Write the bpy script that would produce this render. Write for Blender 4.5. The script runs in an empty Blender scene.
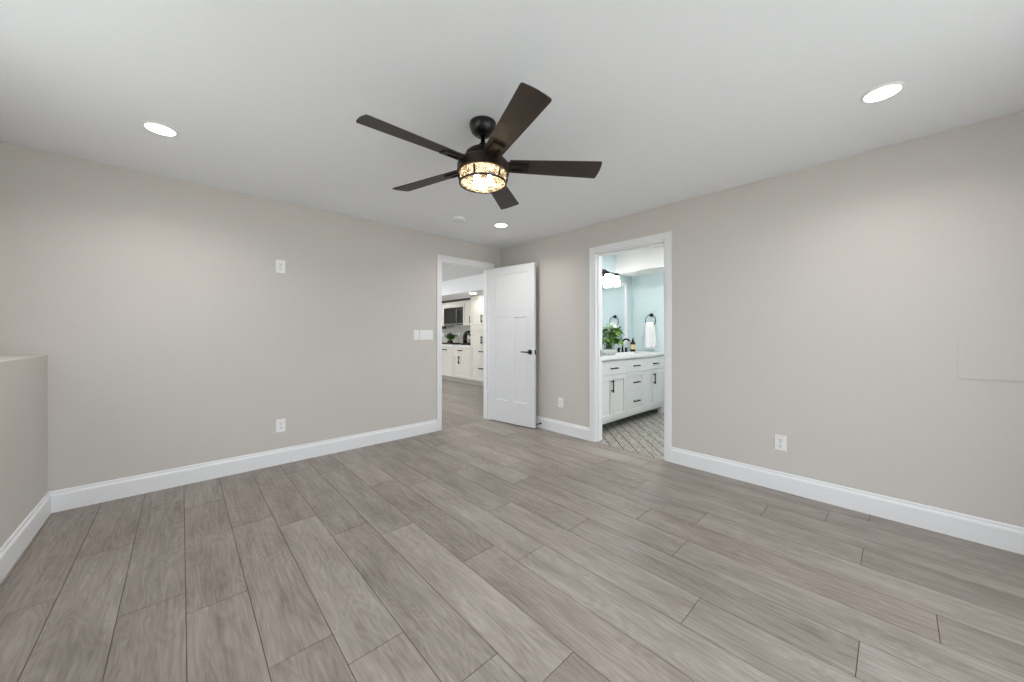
import bpy, bmesh, math, random
from mathutils import Vector, Matrix

C = bpy.context.scene.collection
SC = bpy.context.scene
PI = math.pi
R = math.radians

# ------------------------------------------------------------------ camera
EYE = 1.1808
HEAD = 47.129            # heading of the view, degrees from +X
cam_data = bpy.data.cameras.new('camera')
cam = bpy.data.objects.new('camera', cam_data)
C.objects.link(cam)
cam_data.sensor_width = 36.0
cam_data.lens = 36.0 * 356.0 / 1024.0
cam_data.shift_y = -7.2 / 1024.0
cam_data.clip_start = 0.02
cam.location = (0.0, 0.0, EYE)
cam.rotation_euler = (R(90), 0, R(HEAD - 90))
SC.camera = cam

# ------------------------------------------------------------------ light levels
SC.view_settings.view_transform = 'Standard'
SC.view_settings.look = 'None'
SC.view_settings.gamma = 1.0
SC.view_settings.use_curve_mapping = False
SC.view_settings.exposure = 0.0

SKY = 3.9
SUN = 10.5
DOWNLIGHT = 12.0        # how bright the diffuser itself looks
DOWN_WATT = 6.2          # beam of each room downlight
FAN_BULB = 62.0
VANITY_BULB = 12.0
BATH_FILL = 210.0  # strength of the added bathroom lights, out of view
KITCHEN_DOWN = 70.0
HALL_FILL = 200.0  # strength of the added hall and kitchen ceiling lights, out of view

world = bpy.data.worlds.new('sky')
SC.world = world
world.use_nodes = True
wn = world.node_tree
wn.nodes.clear()
w_out = wn.nodes.new('ShaderNodeOutputWorld')
w_bg = wn.nodes.new('ShaderNodeBackground')
w_bg.inputs[0].default_value = (0.92, 0.98, 1.07, 1)      # bright overcast day
w_bg.inputs[1].default_value = SKY
wn.links.new(w_bg.outputs[0], w_out.inputs[0])

# sun high over the house: it lights the patio outside, not the room itself
sun_data = bpy.data.lights.new('sun', 'SUN')
sun_data.energy = SUN
sun_data.angle = R(0.5)
sun_data.color = (1.0, 0.985, 0.96)
sun = bpy.data.objects.new('sun', sun_data)
C.objects.link(sun)
sun.location = (8, 10, 14)
sun.rotation_euler = Vector((-0.42, -0.36, -1.0)).to_track_quat('-Z', 'Y').to_euler()

# ------------------------------------------------------------------ room numbers
XR, YL, H = 3.311, 3.795, 2.38        # right wall plane, left wall plane, ceiling
XLEDGE, XUP, YREAR = -0.645, -0.95, -0.85
LEDGE_Z = 1.047
T = 0.12
HALL_X0, HALL_X1, HALL_TOP = 2.328, 3.110, 2.084    # door opening in the left wall
BATH_Y0, BATH_Y1, BATH_TOP = 1.458, 2.238, 2.062   # door opening in the right wall
BATH_FAR, BATH_BACK, BATH_NEAR = 5.341, 2.90, 0.30
KIT_X0, KIT_X1, KIT_Y1 = 1.2, 5.53, 9.4


# ------------------------------------------------------------------ materials
def srgb(r, g, b):
    def f(c):
        c /= 255.0
        return c / 12.92 if c <= 0.04045 else ((c + 0.055) / 1.055) ** 2.4
    return (f(r), f(g), f(b), 1.0)


def mat(name, col, rough=0.5, metal=0.0, spec=0.5, noise=0.0, nscale=40.0, bump=0.0, bscale=300.0):
    m = bpy.data.materials.new(name)
    m.use_nodes = True
    nt = m.node_tree
    b = nt.nodes['Principled BSDF']
    b.inputs['Base Color'].default_value = col
    b.inputs['Roughness'].default_value = rough
    b.inputs['Metallic'].default_value = metal
    b.inputs['Specular IOR Level'].default_value = spec
    tc = nt.nodes.new('ShaderNodeTexCoord')
    if noise > 0:
        n = nt.nodes.new('ShaderNodeTexNoise')
        n.inputs['Scale'].default_value = nscale
        n.inputs['Detail'].default_value = 4
        nt.links.new(tc.outputs['Object'], n.inputs['Vector'])
        mx = nt.nodes.new('ShaderNodeMix')
        mx.data_type = 'RGBA'
        mx.inputs[6].default_value = tuple(c * (1 - noise) for c in col[:3]) + (1,)
        mx.inputs[7].default_value = tuple(min(1, c * (1 + noise)) for c in col[:3]) + (1,)
        nt.links.new(n.outputs['Fac'], mx.inputs[0])
        nt.links.new(mx.outputs[2], b.inputs['Base Color'])
    if bump > 0:
        n2 = nt.nodes.new('ShaderNodeTexNoise')
        n2.inputs['Scale'].default_value = bscale
        n2.inputs['Detail'].default_value = 2
        nt.links.new(tc.outputs['Object'], n2.inputs['Vector'])
        bp = nt.nodes.new('ShaderNodeBump')
        bp.inputs['Strength'].default_value = bump
        bp.inputs['Distance'].default_value = 0.002
        nt.links.new(n2.outputs['Fac'], bp.inputs['Height'])
        nt.links.new(bp.outputs[0], b.inputs['Normal'])
    return m


def glow(name, col, strength):
    m = bpy.data.materials.new(name)
    m.use_nodes = True
    nt = m.node_tree
    nt.nodes.clear()
    o = nt.nodes.new('ShaderNodeOutputMaterial')
    e = nt.nodes.new('ShaderNodeEmission')
    e.inputs[0].default_value = col
    e.inputs[1].default_value = strength
    nt.links.new(e.outputs[0], o.inputs[0])
    return m


def plank_material(name, dark, light, gloss=0.42):
    """Grey-beige oak plank: per-plank tone from the 'tone' attribute, long grain and cathedral figure along Y."""
    m = bpy.data.materials.new(name)
    m.use_nodes = True
    nt = m.node_tree
    N, L = nt.nodes, nt.links
    b = N['Principled BSDF']
    at = N.new('ShaderNodeAttribute')
    at.attribute_name = 'tone'
    sep = N.new('ShaderNodeSeparateColor')
    L.new(at.outputs['Color'], sep.inputs[0])
    tc = N.new('ShaderNodeTexCoord')
    off = N.new('ShaderNodeCombineXYZ')
    mul = N.new('ShaderNodeMath'); mul.operation = 'MULTIPLY'; mul.inputs[1].default_value = 37.0
    L.new(sep.outputs[1], mul.inputs[0])
    L.new(mul.outputs[0], off.inputs[0]); L.new(mul.outputs[0], off.inputs[1]); L.new(mul.outputs[0], off.inputs[2])
    add = N.new('ShaderNodeVectorMath'); add.operation = 'ADD'
    L.new(tc.outputs['Object'], add.inputs[0]); L.new(off.outputs[0], add.inputs[1])
    # fine grain
    mp = N.new('ShaderNodeMapping'); mp.inputs['Scale'].default_value = (85, 4.0, 1)
    L.new(add.outputs[0], mp.inputs['Vector'])
    n1 = N.new('ShaderNodeTexNoise'); n1.inputs['Scale'].default_value = 1.0; n1.inputs['Detail'].default_value = 6
    n1.inputs['Roughness'].default_value = 0.65
    L.new(mp.outputs[0], n1.inputs['Vector'])
    # broad cathedral figure
    mp2 = N.new('ShaderNodeMapping'); mp2.inputs['Scale'].default_value = (5.5, 1.0, 1)
    L.new(add.outputs[0], mp2.inputs['Vector'])
    n2 = N.new('ShaderNodeTexNoise'); n2.inputs['Scale'].default_value = 1.5; n2.inputs['Detail'].default_value = 2
    n2.inputs['Distortion'].default_value = 0.4
    L.new(mp2.outputs[0], n2.inputs['Vector'])
    m3 = N.new('ShaderNodeMath'); m3.operation = 'MULTIPLY'; m3.inputs[1].default_value = 95.0
    L.new(n2.outputs['Fac'], m3.inputs[0])
    sn = N.new('ShaderNodeMath'); sn.operation = 'SINE'
    L.new(m3.outputs[0], sn.inputs[0])
    # mottling
    mp4 = N.new('ShaderNodeMapping'); mp4.inputs['Scale'].default_value = (7, 1.6, 1)
    L.new(add.outputs[0], mp4.inputs['Vector'])
    n4 = N.new('ShaderNodeTexNoise'); n4.inputs['Scale'].default_value = 1.4; n4.inputs['Detail'].default_value = 5
    L.new(mp4.outputs[0], n4.inputs['Vector'])

    def lin(src, k, c):
        q = N.new('ShaderNodeMath'); q.operation = 'MULTIPLY_ADD'
        L.new(src, q.inputs[0]); q.inputs[1].default_value = k; q.inputs[2].default_value = c
        return q.outputs[0]

    def plus(a, c):
        q = N.new('ShaderNodeMath'); q.operation = 'ADD'
        L.new(a, q.inputs[0]); L.new(c, q.inputs[1])
        return q.outputs[0]
    f = plus(plus(lin(n1.outputs['Fac'], 1.15, -0.575), lin(sn.outputs[0], 0.075, 0.0)),
             plus(lin(n4.outputs['Fac'], 0.95, -0.475), lin(sep.outputs[0], 0.26, 0.37)))
    cl = N.new('ShaderNodeClamp'); L.new(f, cl.inputs[0])
    mx = N.new('ShaderNodeMix'); mx.data_type = 'RGBA'
    mx.inputs[6].default_value = dark; mx.inputs[7].default_value = light
    L.new(cl.outputs[0], mx.inputs[0])
    # warm / cool drift per plank
    mx2 = N.new('ShaderNodeMix'); mx2.data_type = 'RGBA'; mx2.blend_type = 'MULTIPLY'
    mx2.inputs[7].default_value = (1.0, 0.968, 0.965, 1)
    L.new(sep.outputs[2], mx2.inputs[0]); L.new(mx.outputs[2], mx2.inputs[6])
    L.new(mx2.outputs[2], b.inputs['Base Color'])
    rr = N.new('ShaderNodeMath'); rr.operation = 'MULTIPLY_ADD'
    L.new(n1.outputs['Fac'], rr.inputs[0]); rr.inputs[1].default_value = 0.16; rr.inputs[2].default_value = gloss - 0.08
    L.new(rr.outputs[0], b.inputs['Roughness'])
    b.inputs['Specular IOR Level'].default_value = 0.5
    bp = N.new('ShaderNodeBump'); bp.inputs['Strength'].default_value = 0.12; bp.inputs['Distance'].default_value = 0.001
    L.new(n1.outputs['Fac'], bp.inputs['Height']); L.new(bp.outputs[0], b.inputs['Normal'])
    return m


def blade_material(name):
    m = bpy.data.materials.new(name)
    m.use_nodes = True
    nt = m.node_tree
    b = nt.nodes['Principled BSDF']
    tc = nt.nodes.new('ShaderNodeTexCoord')
    mp = nt.nodes.new('ShaderNodeMapping'); mp.inputs['Scale'].default_value = (3, 70, 20)
    nt.links.new(tc.outputs['Object'], mp.inputs['Vector'])
    n = nt.nodes.new('ShaderNodeTexNoise'); n.inputs['Scale'].default_value = 1.2; n.inputs['Detail'].default_value = 5
    nt.links.new(mp.outputs[0], n.inputs['Vector'])
    mx = nt.nodes.new('ShaderNodeMix'); mx.data_type = 'RGBA'
    mx.inputs[6].default_value = srgb(26, 20, 18); mx.inputs[7].default_value = srgb(66, 53, 47)
    nt.links.new(n.outputs['Fac'], mx.inputs[0])
    nt.links.new(mx.outputs[2], b.inputs['Base Color'])
    b.inputs['Roughness'].default_value = 0.5
    return m


def seeded_glass(name):
    m = bpy.data.materials.new(name)
    m.use_nodes = True
    nt = m.node_tree
    N, L = nt.nodes, nt.links
    N.clear()
    o = N.new('ShaderNodeOutputMaterial')
    tr = N.new('ShaderNodeBsdfTransparent'); tr.inputs[0].default_value = (1, 0.96, 0.88, 1)
    tl = N.new('ShaderNodeBsdfTranslucent'); tl.inputs[0].default_value = (1.0, 0.90, 0.74, 1)
    gl = N.new('ShaderNodeBsdfGlossy'); gl.inputs['Roughness'].default_value = 0.08
    tc = N.new('ShaderNodeTexCoord')
    vo = N.new('ShaderNodeTexVoronoi'); vo.inputs['Scale'].default_value = 75
    L.new(tc.outputs['Object'], vo.inputs['Vector'])
    ns = N.new('ShaderNodeTexNoise'); ns.inputs['Scale'].default_value = 45; ns.inputs['Detail'].default_value = 3
    L.new(tc.outputs['Object'], ns.inputs['Vector'])
    bp = N.new('ShaderNodeBump'); bp.inputs['Strength'].default_value = 0.6; bp.inputs['Distance'].default_value = 0.004
    L.new(vo.outputs['Distance'], bp.inputs['Height'])
    L.new(bp.outputs[0], gl.inputs['Normal']); L.new(bp.outputs[0], tl.inputs['Normal'])
    rp = N.new('ShaderNodeMapRange'); rp.inputs[1].default_value = 0.35; rp.inputs[2].default_value = 0.65
    rp.inputs[3].default_value = 0.06; rp.inputs[4].default_value = 0.5
    L.new(ns.outputs['Fac'], rp.inputs[0])
    m1 = N.new('ShaderNodeMixShader'); L.new(rp.outputs[0], m1.inputs[0])
    L.new(tr.outputs[0], m1.inputs[1]); L.new(tl.outputs[0], m1.inputs[2])
    m2 = N.new('ShaderNodeMixShader'); m2.inputs[0].default_value = 0.10
    L.new(m1.outputs[0], m2.inputs[1]); L.new(gl.outputs[0], m2.inputs[2])
    L.new(m2.outputs[0], o.inputs[0])
    return m


def clear_glass(name, tint=(0.97, 0.985, 0.98, 1), k=0.08):
    m = bpy.data.materials.new(name)
    m.use_nodes = True
    nt = m.node_tree
    nt.nodes.clear()
    o = nt.nodes.new('ShaderNodeOutputMaterial')
    tr = nt.nodes.new('ShaderNodeBsdfTransparent'); tr.inputs[0].default_value = tint
    gl = nt.nodes.new('ShaderNodeBsdfGlossy'); gl.inputs['Roughness'].default_value = 0.02
    mx = nt.nodes.new('ShaderNodeMixShader'); mx.inputs[0].default_value = k
    nt.links.new(tr.outputs[0], mx.inputs[1]); nt.links.new(gl.outputs[0], mx.inputs[2])
    nt.links.new(mx.outputs[0], o.inputs[0])
    return m


def tile_material(name):
    """Small grey-white patterned tile laid on the diagonal with dark lines."""
    m = bpy.data.materials.new(name)
    m.use_nodes = True
    nt = m.node_tree
    N, L = nt.nodes, nt.links
    b = N['Principled BSDF']
    tc = N.new('ShaderNodeTexCoord')
    mp = N.new('ShaderNodeMapping'); mp.inputs['Rotation'].default_value = (0, 0, R(-45))
    L.new(tc.outputs['Object'], mp.inputs['Vector'])
    br = N.new('ShaderNodeTexBrick')
    br.inputs['Scale'].default_value = 1.0
    br.inputs['Brick Width'].default_value = 0.055
    br.inputs['Row Height'].default_value = 0.028
    br.inputs['Mortar Size'].default_value = 0.004
    br.inputs['Mortar Smooth'].default_value = 0.2
    br.inputs['Color1'].default_value = srgb(196, 192, 184)
    br.inputs['Color2'].default_value = srgb(150, 145, 136)
    br.inputs['Mortar'].default_value = srgb(112, 106, 98)
    br.offset = 0.5
    L.new(mp.outputs[0], br.inputs['Vector'])
    sx = N.new('ShaderNodeSeparateXYZ'); L.new(mp.outputs[0], sx.inputs[0])
    md = N.new('ShaderNodeMath'); md.operation = 'PINGPONG'; md.inputs[1].default_value = 0.056
    L.new(sx.outputs[1], md.inputs[0])
    ls = N.new('ShaderNodeMath'); ls.operation = 'LESS_THAN'; ls.inputs[1].default_value = 0.008
    L.new(md.outputs[0], ls.inputs[0])
    mx = N.new('ShaderNodeMix'); mx.data_type = 'RGBA'
    mx.inputs[7].default_value = srgb(70, 64, 58)
    L.new(ls.outputs[0], mx.inputs[0]); L.new(br.outputs['Color'], mx.inputs[6])
    L.new(mx.outputs[2], b.inputs['Base Color'])
    b.inputs['Roughness'].default_value = 0.45
    return m


def backsplash_material(name):
    m = bpy.data.materials.new(name)
    m.use_nodes = True
    nt = m.node_tree
    N, L = nt.nodes, nt.links
    b = N['Principled BSDF']
    tc = N.new('ShaderNodeTexCoord')
    mp = N.new('ShaderNodeMapping'); mp.inputs['Rotation'].default_value = (R(90), 0, R(90))
    L.new(tc.outputs['Object'], mp.inputs['Vector'])
    br = N.new('ShaderNodeTexBrick'); br.inputs['Scale'].default_value = 1.0
    br.inputs['Brick Width'].default_value = 0.15; br.inputs['Row Height'].default_value = 0.075
    br.inputs['Mortar Size'].default_value = 0.003
    br.inputs['Color1'].default_value = srgb(205, 201, 196); br.inputs['Color2'].default_value = srgb(192, 188, 183)
    br.inputs['Mortar'].default_value = srgb(200, 198, 194)
    L.new(mp.outputs[0], br.inputs['Vector']); L.new(br.outputs['Color'], b.inputs['Base Color'])
    b.inputs['Roughness'].default_value = 0.25
    return m


M = {}
M['wall'] = mat('greige wall paint', srgb(208, 203, 197), 0.75, spec=0.25, noise=0.012, nscale=3, bump=0.05, bscale=220)
M['ceiling'] = mat('white ceiling paint', srgb(241, 243, 246), 0.9, spec=0.1, bump=0.05, bscale=150)
M['trim'] = mat('white trim paint', srgb(238, 238, 239), 0.38, spec=0.4, noise=0.006, nscale=5)
M['leaf'] = mat('white door paint', srgb(229, 229, 230), 0.4, spec=0.4, noise=0.006, nscale=5)
M['floor'] = plank_material('grey oak planks', srgb(112, 103, 95), srgb(178, 169, 161))
M['gap'] = mat('dark plank joint', srgb(72, 64, 58), 0.8, noise=0.1)  # dark colour of the joints between planks
M['teal'] = mat('pale aqua bathroom paint', srgb(209, 224, 227), 0.7, spec=0.25, noise=0.01, nscale=3)
M['bathwhite'] = mat('bathroom ceiling white', srgb(228, 226, 225), 0.85, noise=0.01)
M['kitwall'] = mat('kitchen wall paint', srgb(226, 225, 222), 0.8, noise=0.01)
M['cab'] = mat('white cabinet lacquer', srgb(216, 212, 203), 0.4, noise=0.01)
M['vanity'] = mat('cool white vanity lacquer', srgb(221, 219, 217), 0.4, noise=0.01)
M['kick_grey'] = mat('toe kick grey', srgb(186, 182, 172), 0.6, noise=0.03)  # plain grey, a tone darker than the cabinets
M['quartz'] = mat('white quartz', srgb(236, 236, 236), 0.35, noise=0.008, nscale=6)
M['black'] = mat('matte black metal', srgb(26, 25, 25), 0.38, 0.6, noise=0.1)
M['gloss_black'] = mat('glossy black enamel', srgb(10, 10, 10), 0.30, 0.0, noise=0.1)
M['bronze'] = mat('aged bronze', srgb(54, 41, 36), 0.42, 0.6, noise=0.25, nscale=25)
M['dark_bronze'] = mat('dark bronze', srgb(30, 25, 23), 0.4, 0.5, noise=0.2)
M['blade'] = blade_material('dark walnut blade veneer')
M['bladeiron'] = mat('dark blade iron', srgb(26, 21, 19), 0.5, 0.4, noise=0.2)
M['seeded'] = seeded_glass('seeded glass')
M['glass'] = clear_glass('window glass')
M['plate'] = mat('white plastic plate', srgb(241, 241, 239), 0.35, noise=0.005)
M['slot'] = mat('dark slot', srgb(70, 68, 66), 0.6, noise=0.05)
M['mirror'] = mat('mirror silver', (0.93, 0.95, 0.95, 1), 0.01, 1.0, noise=0.001)
M['towel'] = mat('white terry', srgb(240, 240, 240), 0.95, spec=0.1, noise=0.03, nscale=120, bump=0.5, bscale=400)
M['tile'] = tile_material('diagonal patterned tile')
M['splash'] = backsplash_material('grey backsplash tile')
M['leafgreen'] = mat('leaf green', srgb(112, 160, 66), 0.5, noise=0.35, nscale=14)
M['herb'] = mat('herb green', srgb(58, 112, 36), 0.55, noise=0.35, nscale=20)
M['stem'] = mat('stem green', srgb(96, 124, 60), 0.6, noise=0.1)
M['soil'] = mat('soil', srgb(52, 40, 32), 0.9, noise=0.3)
M['ceramic'] = mat('white ceramic', srgb(232, 231, 228), 0.22, noise=0.01)
M['amber'] = mat('amber brown glass', srgb(52, 30, 14), 0.12, noise=0.15)
M['paper'] = mat('cream paper label', srgb(214, 196, 150), 0.7, noise=0.03)
M['steel'] = mat('brushed steel', srgb(150, 150, 150), 0.3, 0.9, noise=0.05)
M['wood_tray'] = mat('dark wood tray', srgb(66, 46, 34), 0.5, noise=0.2)
M['ground'] = mat('pale concrete patio', srgb(196, 194, 188), 0.9, noise=0.06, nscale=4)  # unseen patio, kept pale to bounce daylight up to the ceilings
M['downlight'] = glow('downlight diffuser', (1.0, 0.985, 0.965, 1), DOWNLIGHT)
M['bulb'] = glow('filament bulb', (1.0, 0.80, 0.53, 1), FAN_BULB)
M['vanity_bulb'] = glow('vanity shade glow', (1.0, 0.98, 0.95, 1), VANITY_BULB)
M['bath_fill'] = glow('bathroom fill diffuser', (1.0, 0.98, 0.96, 1), BATH_FILL)
M['hall_fill'] = glow('hall fill diffuser', (1.0, 0.98, 0.95, 1), HALL_FILL)
M['kitchen_down'] = glow('kitchen downlight diffuser', (1.0, 0.97, 0.93, 1), KITCHEN_DOWN)


# ------------------------------------------------------------------ mesh helpers
def box(bm, x0, x1, y0, y1, z0, z1, bev=0.0, mi=0, seg=2):
    xs, ys, zs = sorted((x0, x1)), sorted((y0, y1)), sorted((z0, z1))
    v = [bm.verts.new((x, y, z)) for z in zs for y in ys for x in xs]
    quads = [(0, 2, 3, 1), (4, 5, 7, 6), (0, 1, 5, 4), (2, 6, 7, 3), (0, 4, 6, 2), (1, 3, 7, 5)]
    fs = [bm.faces.new([v[i] for i in q]) for q in quads]
    for f in fs:
        f.material_index = mi
    if bev > 0:
        es = list({e for f in fs for e in f.edges})
        bmesh.ops.bevel(bm, geom=es, offset=bev, segments=seg, affect='EDGES', profile=0.6)
    return v


def lathe(bm, prof, c=(0, 0, 0), n=32, axis='Z', mi=0, caps=True):
    """prof: list of (radius, height) swept about an axis through c."""
    rings = []
    for r, h in prof:
        ring = []
        for i in range(n):
            a = 2 * PI * i / n
            p = (r * math.cos(a), r * math.sin(a), h)
            if axis == 'X':
                p = (h, r * math.cos(a), r * math.sin(a))
            elif axis == 'Y':
                p = (r * math.sin(a), h, r * math.cos(a))
            ring.append(bm.verts.new((p[0] + c[0], p[1] + c[1], p[2] + c[2])))
        rings.append(ring)
    for a, b in zip(rings, rings[1:]):
        for i in range(n):
            f = bm.faces.new((a[i], a[(i + 1) % n], b[(i + 1) % n], b[i]))
            f.material_index = mi
            f.smooth = True
    if caps:
        for ring in (rings[0], rings[-1]):
            try:
                f = bm.faces.new(ring)
                f.material_index = mi
            except ValueError:
                pass


def tube(bm, pts, rad, n=10, closed=False, mi=0):
    """Round tube through a list of points; rad is a number or one per point."""
    pts = [Vector(p) for p in pts]
    m = len(pts)
    rings = []
    prev = None
    for i, p in enumerate(pts):
        if closed:
            d = (pts[(i + 1) % m] - pts[i - 1]).normalized()
        else:
            d = (pts[min(i + 1, m - 1)] - pts[max(i - 1, 0)]).normalized()
        if prev is None:
            up = Vector((0, 0, 1)) if abs(d.z) < 0.9 else Vector((1, 0, 0))
            s = d.cross(up).normalized()
        else:
            s = (prev - d * prev.dot(d)).normalized()
        prev = s
        t = d.cross(s)
        r = rad[i] if isinstance(rad, (list, tuple)) else rad
        rings.append([bm.verts.new(p + s * (r * math.cos(2 * PI * k / n)) + t * (r * math.sin(2 * PI * k / n))) for k in range(n)])
    pairs = list(zip(rings, rings[1:])) + ([(rings[-1], rings[0])] if closed else [])
    for a, b in pairs:
        for k in range(n):
            f = bm.faces.new((a[k], a[(k + 1) % n], b[(k + 1) % n], b[k]))
            f.smooth = True
            f.material_index = mi
    if not closed:
        bm.faces.new(rings[0]); bm.faces.new(list(reversed(rings[-1])))


def prism(bm, prof, axis, a, b, mi=0):
    """Extrude a closed 2-D outline along an axis. axis 'X': prof is (y,z); axis 'Y': prof is (x,z); axis 'Z': prof is (x,y)."""
    def pt(p, s):
        if axis == 'X':
            return (s, p[0], p[1])
        if axis == 'Y':
            return (p[0], s, p[1])
        return (p[0], p[1], s)
    v0 = [bm.verts.new(pt(p, a)) for p in prof]
    v1 = [bm.verts.new(pt(p, b)) for p in prof]
    n = len(prof)
    for i in range(n):
        bm.faces.new((v0[i], v0[(i + 1) % n], v1[(i + 1) % n], v1[i])).material_index = mi
    bm.faces.new(v0).material_index = mi
    bm.faces.new(list(reversed(v1))).material_index = mi


def obj(name, bm, mats, parent=None, loc=None, rotz=0.0, recenter=True):
    """Link one bmesh as one object; the origin is put at the base of the mesh when it is top-level."""
    bmesh.ops.recalc_face_normals(bm, faces=bm.faces)
    me = bpy.data.meshes.new(name)
    if parent is None and loc is None and recenter and bm.verts:
        xs = [v.co.x for v in bm.verts]; ys = [v.co.y for v in bm.verts]; zs = [v.co.z for v in bm.verts]
        o0 = Vector(((min(xs) + max(xs)) / 2, (min(ys) + max(ys)) / 2, min(zs)))
        bmesh.ops.translate(bm, verts=bm.verts, vec=-o0)
        loc = o0
    bm.to_mesh(me)
    bm.free()
    for mm in (mats if isinstance(mats, (list, tuple)) else [mats]):
        me.materials.append(mm)
    o = bpy.data.objects.new(name, me)
    C.objects.link(o)
    if parent is not None:
        o.parent = parent
    if loc is not None:
        o.location = loc
    o.rotation_euler.z = rotz
    return o


def tag(o, label=None, cat=None, group=None, kind=None):
    if label: o['label'] = label
    if cat: o['category'] = cat
    if group: o['group'] = group
    if kind: o['kind'] = kind
    return o


def thing(name, label, cat, loc=(0, 0, 0), rotz=0.0, group=None, kind=None):
    o = bpy.data.objects.new(name, None)
    C.objects.link(o)
    o.empty_display_size = 0.1
    o.location = loc
    o.rotation_euler.z = rotz
    return tag(o, label, cat, group, kind)


def copy_tree(o, parent=None):
    c = o.copy()
    C.objects.link(c)
    c.parent = parent
    for ch in list(o.children):
        copy_tree(ch, c)
    return c


def struct(name, bm, m, label, cat, keep=False):
    return tag(obj(name, bm, m, recenter=not keep), label, cat, kind='structure')


def B():
    return bmesh.new()


# ------------------------------------------------------------------ floors
PITCH, PLANK = 0.2107, 1.24
# one known end joint per row, row 0 is centred on X = 0.119
JOINTS = {-3: 2.55, -2: 2.918, -1: 2.202, 0: 2.029, 1: 1.505, 2: 1.327, 3: 1.002, 4: 0.814, 5: 1.523, 6: 1.338,
          7: 0.594, 8: 1.334, 9: 0.808, 10: 1.123, 11: 0.844, 12: 1.361, 13: 0.596, 14: 0.30, 15: 0.112}


def plank_floor(name, x0, x1, y0, y1, label, seed, joints):
    rnd = random.Random(seed)
    bm = B()
    lay = bm.loops.layers.color.new('tone')
    g = 0.0014
    k0 = math.floor((x0 - 0.0137) / PITCH) - 1
    k1 = math.ceil((x1 - 0.0137) / PITCH) + 1
    box(bm, x0, x1, y0, y1, -0.02, -0.0025, 0, 1)
    last = 0.5
    for k in range(k0, k1):
        xa, xb = max(x0, 0.0137 + k * PITCH), min(x1, 0.0137 + (k + 1) * PITCH)
        if xb - xa < 0.01:
            continue
        j = joints.get(k, rnd.uniform(0, PLANK))
        j -= math.ceil((j - y0) / PLANK) * PLANK
        while j < y1:
            ya, yb = max(y0, j), min(y1, j + PLANK)
            j += PLANK
            if yb - ya < 0.01:
                continue
            tone = rnd.random()
            col = (tone, rnd.random(), rnd.random(), 1)
            pts = [(xa + g, ya + g), (xb - g, ya + g), (xb - g, yb - g), (xa + g, yb - g)]
            top = [bm.verts.new((p[0], p[1], 0.0)) for p in pts]
            bot = [bm.verts.new((p[0], p[1], -0.003)) for p in pts]
            fs = [bm.faces.new(top)] + [bm.faces.new((bot[i], bot[(i + 1) % 4], top[(i + 1) % 4], top[i])) for i in range(4)]
            for f in fs:
                for lp in f.loops:
                    lp[lay] = col
    return struct(name, bm, [M['floor'], M['gap']], label, 'floor', keep=True)


plank_floor('floor', XLEDGE - 0.35, XR, YREAR, YL + 0.035, 'grey oak plank floor of the empty room', 11, JOINTS)
plank_floor('floor_hall', KIT_X0, KIT_X1, YL + 0.037, KIT_Y1, 'grey plank floor running through the doorway to the kitchen', 5, {})
bm = B(); box(bm, XR + 0.002, BATH_FAR, BATH_NEAR, BATH_BACK, -0.02, 0.0)
struct('floor_bathroom', bm, M['tile'], 'patterned grey tile floor laid diagonally in the bathroom', 'floor', keep=True)

# ------------------------------------------------------------------ walls and ceilings
bm = B()
box(bm, XUP - T, HALL_X0, YL, YL + T, 0, H)
box(bm, HALL_X1, KIT_X1 + T, YL, YL + T, 0, H)
box(bm, HALL_X0, HALL_X1, YL, YL + T, HALL_TOP, H)
struct('wall_left', bm, M['wall'], 'long greige wall with the open hall doorway', 'wall')
bm = B()
box(bm, XR, XR + T, YREAR - T, BATH_Y0, 0, H)
box(bm, XR, XR + T, BATH_Y1, YL, 0, H)
box(bm, XR, XR + T, BATH_Y0, BATH_Y1, BATH_TOP, H)
struct('wall_right', bm, M['wall'], 'greige wall with the bathroom doorway', 'wall')
PX0, PX1, PZ1 = -0.45, 2.40, 2.10
bm = B()
box(bm, XUP - T, PX0, YREAR - T, YREAR, 0, H); box(bm, PX1, XR, YREAR - T, YREAR, 0, H); box(bm, PX0, PX1, YREAR - T, YREAR, PZ1, H)
struct('wall_rear', bm, M['wall'], 'greige wall behind the camera', 'wall')
WY0, WY1, WZ0, WZ1 = 0.40, 2.60, 1.20, 2.14
bm = B()
box(bm, XUP - T, XUP, YREAR, WY0, LEDGE_Z, H)
box(bm, XUP - T, XUP, WY1, YL, LEDGE_Z, H)
box(bm, XUP - T, XUP, WY0, WY1, LEDGE_Z, WZ0)
box(bm, XUP - T, XUP, WY0, WY1, WZ1, H)
struct('wall_window', bm, M['wall'], 'greige upper wall with the window, set back above the ledge', 'wall')
bm = B(); box(bm, XUP - T, XLEDGE, YREAR, YL, 0, LEDGE_Z, 0.006)
struct('wall_ledge', bm, M['wall'], 'chest high greige half wall with a flat ledge on top', 'wall')
bm = B(); box(bm, XUP - T, XR + T, YREAR - T, YL + T, H, H + 0.1)
struct('ceiling', bm, M['ceiling'], 'flat white ceiling carrying the fan', 'ceiling')

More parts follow.
